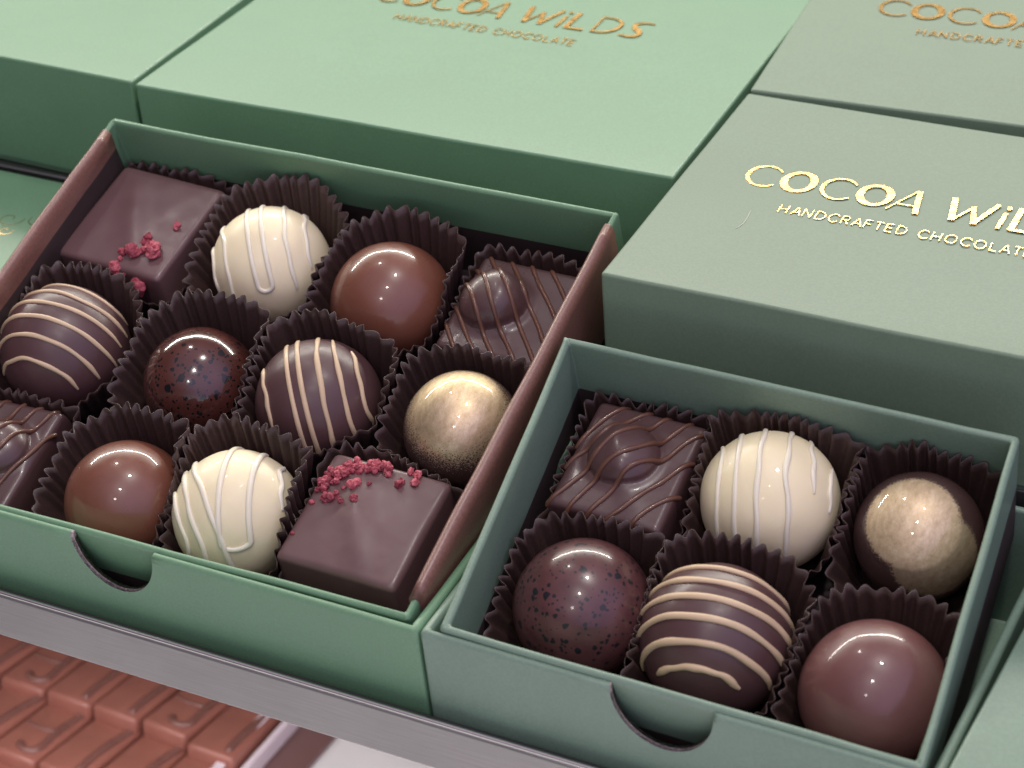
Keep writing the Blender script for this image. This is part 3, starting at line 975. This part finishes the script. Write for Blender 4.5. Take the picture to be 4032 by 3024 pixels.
for k, (x, y, z, s) in enumerate([(21.8, 83.4, 18.6, 1.7), (22.8, 83.0, 17.6, 1.2), (29.4, 81.8, 16.6, 1.8), (28.5, 82.0, 15.4, 1.3), (24.8, 83.6, 18.6, .5)]):
    dx, dy = x / 1000 - SQ1[0], y / 1000 - SQ1[1]
    crumb(q1, dx * ca - dy * sa, dx * sa + dy * ca, z / 1000, s / 1000, 50 + k)

# raspberry covered square at the front
SQ2 = (0.1237, 0.0283)
q2 = empty('raspberry_square', (*SQ2, FLOOR + 0.0003), rad(-1.0), 'square dark chocolate with a heap of raspberry crumbs along its back edge', 'chocolate')
f2 = bulge(0.0160, 0.0162, 0.0012)
link('shell', square_mesh('shell', 0.0158, 0.0160, 0.0203, 0.0016, 0.0016, f2, 26.0), M['mauve'], q2)
rnd = random.Random(4)
spots = [(118.1, 36.0, 1.4), (128.1, 39.6, 1.3), (131.1, 41.3, 1.05), (131.1, 43.2, 1.1), (128.8, 43.8, .85), (113.3, 30.7, 1.4), (115.2, 32.1, 1.05), (116.9, 30.5, .7),
         (119.6, 31.7, 1.0), (109.8, 28.6, .7), (109.4, 19.3, .5), (115.7, 34.2, .55), (121.0, 37.2, .6)]
P4 = [(109.6, 33.2), (110.6, 38.4), (115.3, 41.6), (123.6, 43.4)]
for k in range(70):
    t_ = rnd.random()
    i = min(2, int(t_ * 3)); f = t_ * 3 - i
    px = P4[i][0] * (1 - f) + P4[i + 1][0] * f + rnd.uniform(-0.8, 2.4)
    py = P4[i][1] * (1 - f) + P4[i + 1][1] * f + rnd.uniform(-2.2, 0.7)
    spots.append((px, py, rnd.uniform(0.55, 1.15)))
for k, (x, y, s) in enumerate(spots):
    lx, ly = x / 1000 - SQ2[0], y / 1000 - SQ2[1]
    crumb(q2, lx, ly, 0.0203 + f2(lx, ly) * 0.9 + (rnd.uniform(0, 0.0006) if k > 12 else 0), s * 0.82 / 1000, 60 + k)

# ball topped squares with milk drizzle
def knob(cx, cy, r, h):
    def f(x, y):
        d = math.hypot(x - cx, y - cy) / r
        if d < 1:
            z = h * math.sqrt(max(0.0, 1 - d ** 2.6))
        else:
            z = 0
        fil = 0.10 * h * math.exp(-((d - 1.0) / 0.16) ** 2) if d >= 1 else 0.10 * h * math.exp(-((1 - d) / 0.06) ** 2)
        return z + fil
    return f

def knob_square(pos, yaw, hx, hy, ht, kc, kr, kh, dyaw, offs, label, wob, width):
    t = empty('knobbed_square', (*pos, FLOOR + 0.0003), yaw, label, 'chocolate')
    kf = knob(kc[0], kc[1], kr, kh)
    bf = bulge(hx, hy, 0.0006)
    f = lambda x, y: kf(x, y) + bf(x, y)
    # finer loops round the knob: a grid height field reads better than loops for an off centre knob
    n = 110
    V, F = [], []
    for j in range(n + 1):
        for i in range(n + 1):
            u, v = -1 + 2 * i / n, -1 + 2 * j / n
            u = math.copysign(abs(u) ** 0.9, u); v = math.copysign(abs(v) ** 0.9, v)
            x, y = u * hx, v * hy
            ex, ey = (1 - abs(u)) * hx, (1 - abs(v)) * hy
            e = 0.0018
            def rr(dv):
                q = min(1.0, dv / e)
                return e * (1 - math.sqrt(max(0.0, 1 - (1 - q) ** 2)))
            z = ht - rr(ex) - rr(ey) + f(x, y)
            V.append(Vector((x, y, z)))
    for j in range(n):
        for i in range(n):
            a = j * (n + 1) + i
            F.append((a, a + 1, a + n + 2, a + n + 1))
    # sides
    bd = [i for i in range(n + 1)] + [j * (n + 1) + n for j in range(1, n + 1)] + [n * (n + 1) + i for i in range(n - 1, -1, -1)] + [j * (n + 1) for j in range(n - 1, 0, -1)]
    prev = bd
    for fz, fl in ((0.75, 1.005), (0.5, 1.015), (0.25, 1.035), (0.04, 1.06), (0.0, 1.05)):
        b = len(V)
        for q in bd:
            p = V[q]
            V.append(Vector((p.x * fl, p.y * fl, (ht - 0.0036) * fz)))
        m = len(bd)
        cur = list(range(b, b + m))
        for i in range(m):
            F.append((prev[i], cur[i], cur[(i + 1) % m], prev[(i + 1) % m]))
        prev = cur
    F.append(tuple(reversed(prev)))
    me = fix_normals(mesh('shell', V, F))
    link('shell', me, M['dark_gloss'], t)
    dd = Vector((math.cos(dyaw - yaw), math.sin(dyaw - yaw))); nn = Vector((-dd.y, dd.x))
    for k, off in enumerate(offs):
        P = []
        for i in range(90):
            s = (-1 + 2 * i / 89) * (hx + hy)
            w_ = wob * noise.noise(Vector((s * 90, k * 3.1, 1.0)))
            p = nn * (off + w_) + dd * s
            if abs(p.x) > hx + 0.0003 or abs(p.y) > hy + 0.0003:
                continue
            ex, ey = max(0.0, hx - abs(p.x)), max(0.0, hy - abs(p.y))
            e = 0.0018
            rr = lambda dv: e * (1 - math.sqrt(max(0.0, 1 - (1 - min(1.0, dv / e)) ** 2)))
            P.append(Vector((p.x, p.y, ht - rr(ex) - rr(ey) + f(p.x, p.y) + width * 0.15)))
        if len(P) < 5:
            continue
        # smooth the path so that the line bridges the foot of the knob
        for _ in range(3):
            P = [P[0]] + [(P[i - 1] + P[i] * 2 + P[i + 1]) / 4 for i in range(1, len(P) - 1)] + [P[-1]]
        V2, F2 = tube(P, [width * (1 + 0.2 * noise.noise(Vector((i * 0.2, k, 2)))) for i in range(len(P))], 10)
        link('drizzle', fix_normals(mesh('drizzle', V2, F2)), M['dark_line'], t)
    return t

knob_square((0.1319, 0.0978), rad(-1), 0.0146, 0.0158, 0.0195, (-0.0046, 0.0002), 0.0088, 0.0076, rad(-51), [-0.0165, -0.0125, -0.0085, -0.0040, 0.0004, 0.0046, 0.0092, 0.0135],
            'dark square with round knob and slanted drizzle, back right corner of the twelve piece box', 0.0006, 0.00062)
knob_square((0.0190, 0.0205), rad(2), 0.0158, 0.0160, 0.0195, (0.0055, 0.0005), 0.0080, 0.0055, rad(78), [-0.0130, -0.0088, -0.0046, 0.0000, 0.0050, 0.0100],
            'dark drizzled square with a knob in the front left corner, cut by the photo edge', 0.0014, 0.00062)
knob_square((0.1775, 0.0608), rad(-2), 0.0140, 0.0160, 0.0195, (-0.0016, 0.0012), 0.0084, 0.0052, rad(57), [-0.0140, -0.0092, -0.0046, -0.0002, 0.0044, 0.0090, 0.0135],
            'dark square with low knob and wavy drizzle, in the six piece box', 0.0016, 0.00062)

# ------------------------------------------------------------------ paper cups
INA = (0.0044, 0.0008, 0.1478, 0.1225)     # inside limits of the large box
INB = (0.1608, 0.0008, 0.2612, 0.0792)
def sqf(hx, hy, yaw):
    def f(a):
        a = a - yaw
        c, s = abs(math.cos(a)), abs(math.sin(a))
        e = 9.0
        return 1.0 / ((c / hx) ** e + (s / hy) ** e) ** (1 / e)
    return f
CUPS = []
for k_, where in (('white1', 'A'), ('milk1', 'A'), ('str1', 'A'), ('spec1', 'A'), ('str2', 'A'), ('gold1', 'A'), ('milk2', 'A'), ('white2', 'A'),
                  ('white3', 'B'), ('gold2', 'B'), ('spec2', 'B'), ('str3', 'B'), ('milk3', 'B')):
    x, y, r = POS[k_]
    CUPS.append(dict(k=k_, x=x, y=y, r=r, w=where, sq=None))
for k_, (x, y), hx, hy, yw_, where in (('sq1', SQ1, 0.0170, 0.0175, rad(-3.5), 'A'), ('sq2', SQ2, 0.0158, 0.0160, rad(-1), 'A'), ('ds1', (0.1319, 0.0978), 0.0146, 0.0158, rad(-1), 'A'),
                                    ('ds2', (0.0190, 0.0205), 0.0158, 0.0160, rad(2), 'A'), ('ds3', (0.1775, 0.0608), 0.0140, 0.0160, rad(-2), 'B')):
    CUPS.append(dict(k=k_, x=x, y=y, r=(hx + hy) / 2, w=where, sq=(hx, hy, yw_)))

CLAB = {'white1': 'fluted brown cup rising behind the white truffle of the back row', 'milk1': 'fluted brown cup round the milk dome of the back row',
        'str1': 'fluted brown cup round the striped truffle of the left column', 'spec1': 'fluted brown cup round the shiny dark speckled dome',
        'str2': 'fluted brown cup round the slanted stripe truffle in the middle', 'gold1': 'fluted brown cup round the gold dusted dome by the brown wall',
        'milk2': 'fluted brown cup round the milk dome of the front row', 'white2': 'fluted brown cup round the white truffle of the front row',
        'white3': 'fluted brown cup round the white truffle of the six piece box', 'gold2': 'fluted brown cup round the dome with brushed gold patches',
        'spec2': 'fluted brown cup round the speckled dome of the six piece box', 'str3': 'fluted brown cup round the striped truffle of the six piece box',
        'milk3': 'fluted brown cup round the milk dome of the six piece box', 'sq1': 'fluted brown cup under the back left raspberry square',
        'sq2': 'fluted brown cup round the heaped raspberry square', 'ds1': 'fluted brown cup round the knobbed square of the back right corner',
        'ds2': 'fluted brown cup round the knobbed square cut by the photo edge', 'ds3': 'fluted brown cup round the knobbed square of the six piece box'}

def radius_of(c, a):
    return sqf(*c['sq'])(a) + 0.0006 if c['sq'] else c['r']

def limit(c, a, a2=None):
    """how far the cup can spread in direction a before it meets a wall or half way to a neighbour"""
    dx, dy = math.cos(a), math.sin(a)
    x0, y0, x1, y1 = INA if c['w'] == 'A' else INB
    R = 1.0
    if dx > 1e-6: R = min(R, (x1 - c['x']) / dx)
    if dx < -1e-6: R = min(R, (x0 - c['x']) / dx)
    if dy > 1e-6: R = min(R, (y1 - c['y']) / dy)
    if dy < -1e-6: R = min(R, (y0 - c['y']) / dy)
    for o in CUPS:
        if o is c or o['w'] != c['w']:
            continue
        ex, ey = o['x'] - c['x'], o['y'] - c['y']
        D = math.hypot(ex, ey)
        if D > 0.07:
            continue
        ang = math.atan2(ey, ex)
        ra, rb = radius_of(c, ang), radius_of(o, ang + PI)
        share = ra + (D - ra - rb) * 0.5
        cs = (dx * ex + dy * ey) / D
        if cs > 1e-3:
            R = min(R, share / cs)
    return R

def make_cup(c, seed):
    rnd = random.Random(seed)
    NF, SP = 40, 8
    nu = NF * SP
    lev = [0.0, 0.1, 0.25, 0.42, 0.6, 0.78, 0.9, 1.0]
    ph = [rnd.uniform(-0.45, 0.45) for _ in range(NF)]
    am = [rnd.uniform(0.40, 1.45) for _ in range(NF)]
    ztilt = 0.0046 if not c['sq'] else 0.0030
    rings = [[] for _ in lev]
    for i in range(nu):
        a = 2 * PI * i / nu
        f = i / SP
        j = int(f)
        w_ = math.sin(2 * PI * (f + 0.5 * (ph[j] * (1 - (f - j)) + ph[(j + 1) % NF] * (f - j))))
        w_ = w_ * (am[j] * (1 - (f - j)) + am[(j + 1) % NF] * (f - j))
        lim = limit(c, a) - 0.0004
        free = (0.0226 if not c['sq'] else radius_of(c, a) + 0.0042) + 0.0022 * noise.noise(Vector((math.cos(a) * 1.5, math.sin(a) * 1.5, seed)))
        core = radius_of(c, a)
        top = max(min(free, lim), core * 0.99 + 0.0002)
        base = min(0.0130 if not c['sq'] else core * 0.93, top)
        slant = (0.0228 if c['w'] == 'A' else 0.0214) * (0.93 if c['k'] in ('str1', 'spec2', 'gold1', 'milk3') else 1.0) if not c['sq'] else 0.0165
        dz = math.sqrt(max(1e-8, slant ** 2 - (top - base) ** 2))
        zr = 0.0014 + dz * 0.98 + ztilt * math.sin(a) + 0.0022 * noise.noise(Vector((math.cos(a) * 2.2, math.sin(a) * 2.2, seed + 5))) + 0.0003 * w_
        for q, l in enumerate(lev):
            z = zr * l
            rr_ = base + (top - base) * l ** 0.8
            if not c['sq']:
                h = ZC - FLOOR - z
                bb = math.sqrt(max(0.0, c['r'] ** 2 - h * h)) + 0.00035
                rr_ = max(rr_, bb if l > 0.05 else rr_)
            amp = 0.00015 + 0.00078 * l
            rr2 = rr_ + amp * w_ - 0.0003 * l
            rr2 = min(rr2, limit(c, a) + 0.0002)
            rings[q].append(Vector((rr2 * math.cos(a), rr2 * math.sin(a), z)))
    V, F, _ = loft(rings, True, False)
    me = mesh('paper_cup', V, F)
    o = link('paper_cup', me, M['cup'])
    o.location = (c['x'], c['y'], FLOOR - 0.0001)
    md = o.modifiers.new('paper', 'SOLIDIFY'); md.thickness = 0.00018; md.offset = 1
    tag(o, CLAB[c['k']], 'paper cup', 'fluted paper cups')
for i, c in enumerate(CUPS):
    make_cup(c, 100 + i)

# ------------------------------------------------------------------ level below: rows of caramel chocolates in a tray
ya = rad(-3.5)
ax, ay = Vector((math.cos(ya), math.sin(ya), 0)), Vector((-math.sin(ya), math.cos(ya), 0))
org = Vector((-0.0857, 0.1234, -0.2030))
def bar_proto():
    me = box_mesh('slab', -0.0102, 0.0102, -0.0190, 0.0190, -0.0042, 0.0042, 0.0020, 3)
    P = [Vector((0.0074 - 0.0010 * math.sin(t * 3), 0.0145 - 0.025 * t, 0.0042)) for t in [k / 12 for k in range(13)]]
    P += [Vector((0.0030 + 0.0042 * math.cos(a), -0.0108 + 0.0036 * math.sin(a), 0.0043)) for a in [-k * PI / 10 for k in range(1, 10)]]
    v, f = tube(P, 0.0015, 8)
    P2 = [Vector((0.0070 - 0.015 * t, 0.0012 - 0.0060 * t + 0.005 * t * t, 0.0042)) for t in [k / 10 for k in range(11)]]
    v2, f2_ = tube(P2, 0.0009, 8)
    dm = fix_normals(mesh('swirl', *merge([(v, f), (v2, f2_)])))
    P3 = [Vector((0.0078 - 0.0020 * math.sin(t * 2.2), 0.0160 - 0.031 * t, 0.0042)) for t in [k / 14 for k in range(15)]]
    d3 = fix_normals(mesh('swirl', *tube(P3, 0.0016, 8)))
    d3.materials.append(M['bar_line']); d3.polygons.foreach_set('use_smooth', [True] * len(d3.polygons))
    me.materials.append(M['bar']); dm.materials.append(M['bar_line'])
    me.polygons.foreach_set('use_smooth', [True] * len(me.polygons)); dm.polygons.foreach_set('use_smooth', [True] * len(dm.polygons))
    return me, dm, d3
bm_, dm_, d3_ = bar_proto()
NAMES_C = ['leftmost', 'second', 'third', 'fourth', 'fifth', 'rightmost']
NAMES_R = ['nearest row', 'second row', 'third row', 'farthest row']
for ci in range(6):
    for ri in range(4):
        p = org + Vector((random.uniform(-0.0006, 0.0006), random.uniform(-0.002, 0.002), random.uniform(-0.001, 0.001))) + ax * ((ci - 2) * 0.0218) + ay * ((ri - 1) * 0.0331)
        o = bpy.data.objects.new('caramel_bar', None)
        COL.objects.link(o)
        o.location = p
        o.rotation_euler = (rad(-9), 0, ya + rad(random.uniform(-3, 3)))
        tag(o, f'caramel chocolate with dark swirl under the shelf edge, {NAMES_C[ci]} in the {NAMES_R[ri]}', 'chocolate', 'caramel chocolates on the level below')
        for nm, mm in (('slab', bm_), ('swirl', dm_ if ri == 0 or (ci + ri) % 3 == 0 else d3_)):
            k = bpy.data.objects.new(nm, mm); COL.objects.link(k); k.parent = o
tr = empty('serving_tray', (-0.0857, 0.1234, -0.2118), ya, 'dark tray with pale acrylic rails under the caramel chocolates', 'tray')
link('tray_floor', box_mesh('tray_floor', -0.12, 0.094, -0.13, 0.12, 0.0, 0.0030, 0.0005, 2), M['tray_brown'], tr, wn=True)
link('rail', box_mesh('rail', 0.0690, 0.0728, -0.13, 0.12, 0.0031, 0.0130, 0.0006, 2), M['acrylic'], tr, wn=True)
link('rail', box_mesh('rail', 0.0775, 0.0800, -0.13, 0.12, 0.0031, 0.0110, 0.0006, 2), M['acrylic'], tr, wn=True)

# ------------------------------------------------------------------ the inner trays lean towards the customer: everything in them leans too
LEANING = ('milk_bonbon', 'speckled_bonbon', 'gold_bonbon', 'white_truffle', 'striped_truffle', 'raspberry_square', 'knobbed_square', 'paper_cup')
for o in list(COL.objects):
    if o.parent is None and o.name.split('.')[0] in LEANING:
        o.matrix_world = LEAN @ (Matrix.Translation(o.location) @ o.rotation_euler.to_matrix().to_4x4())
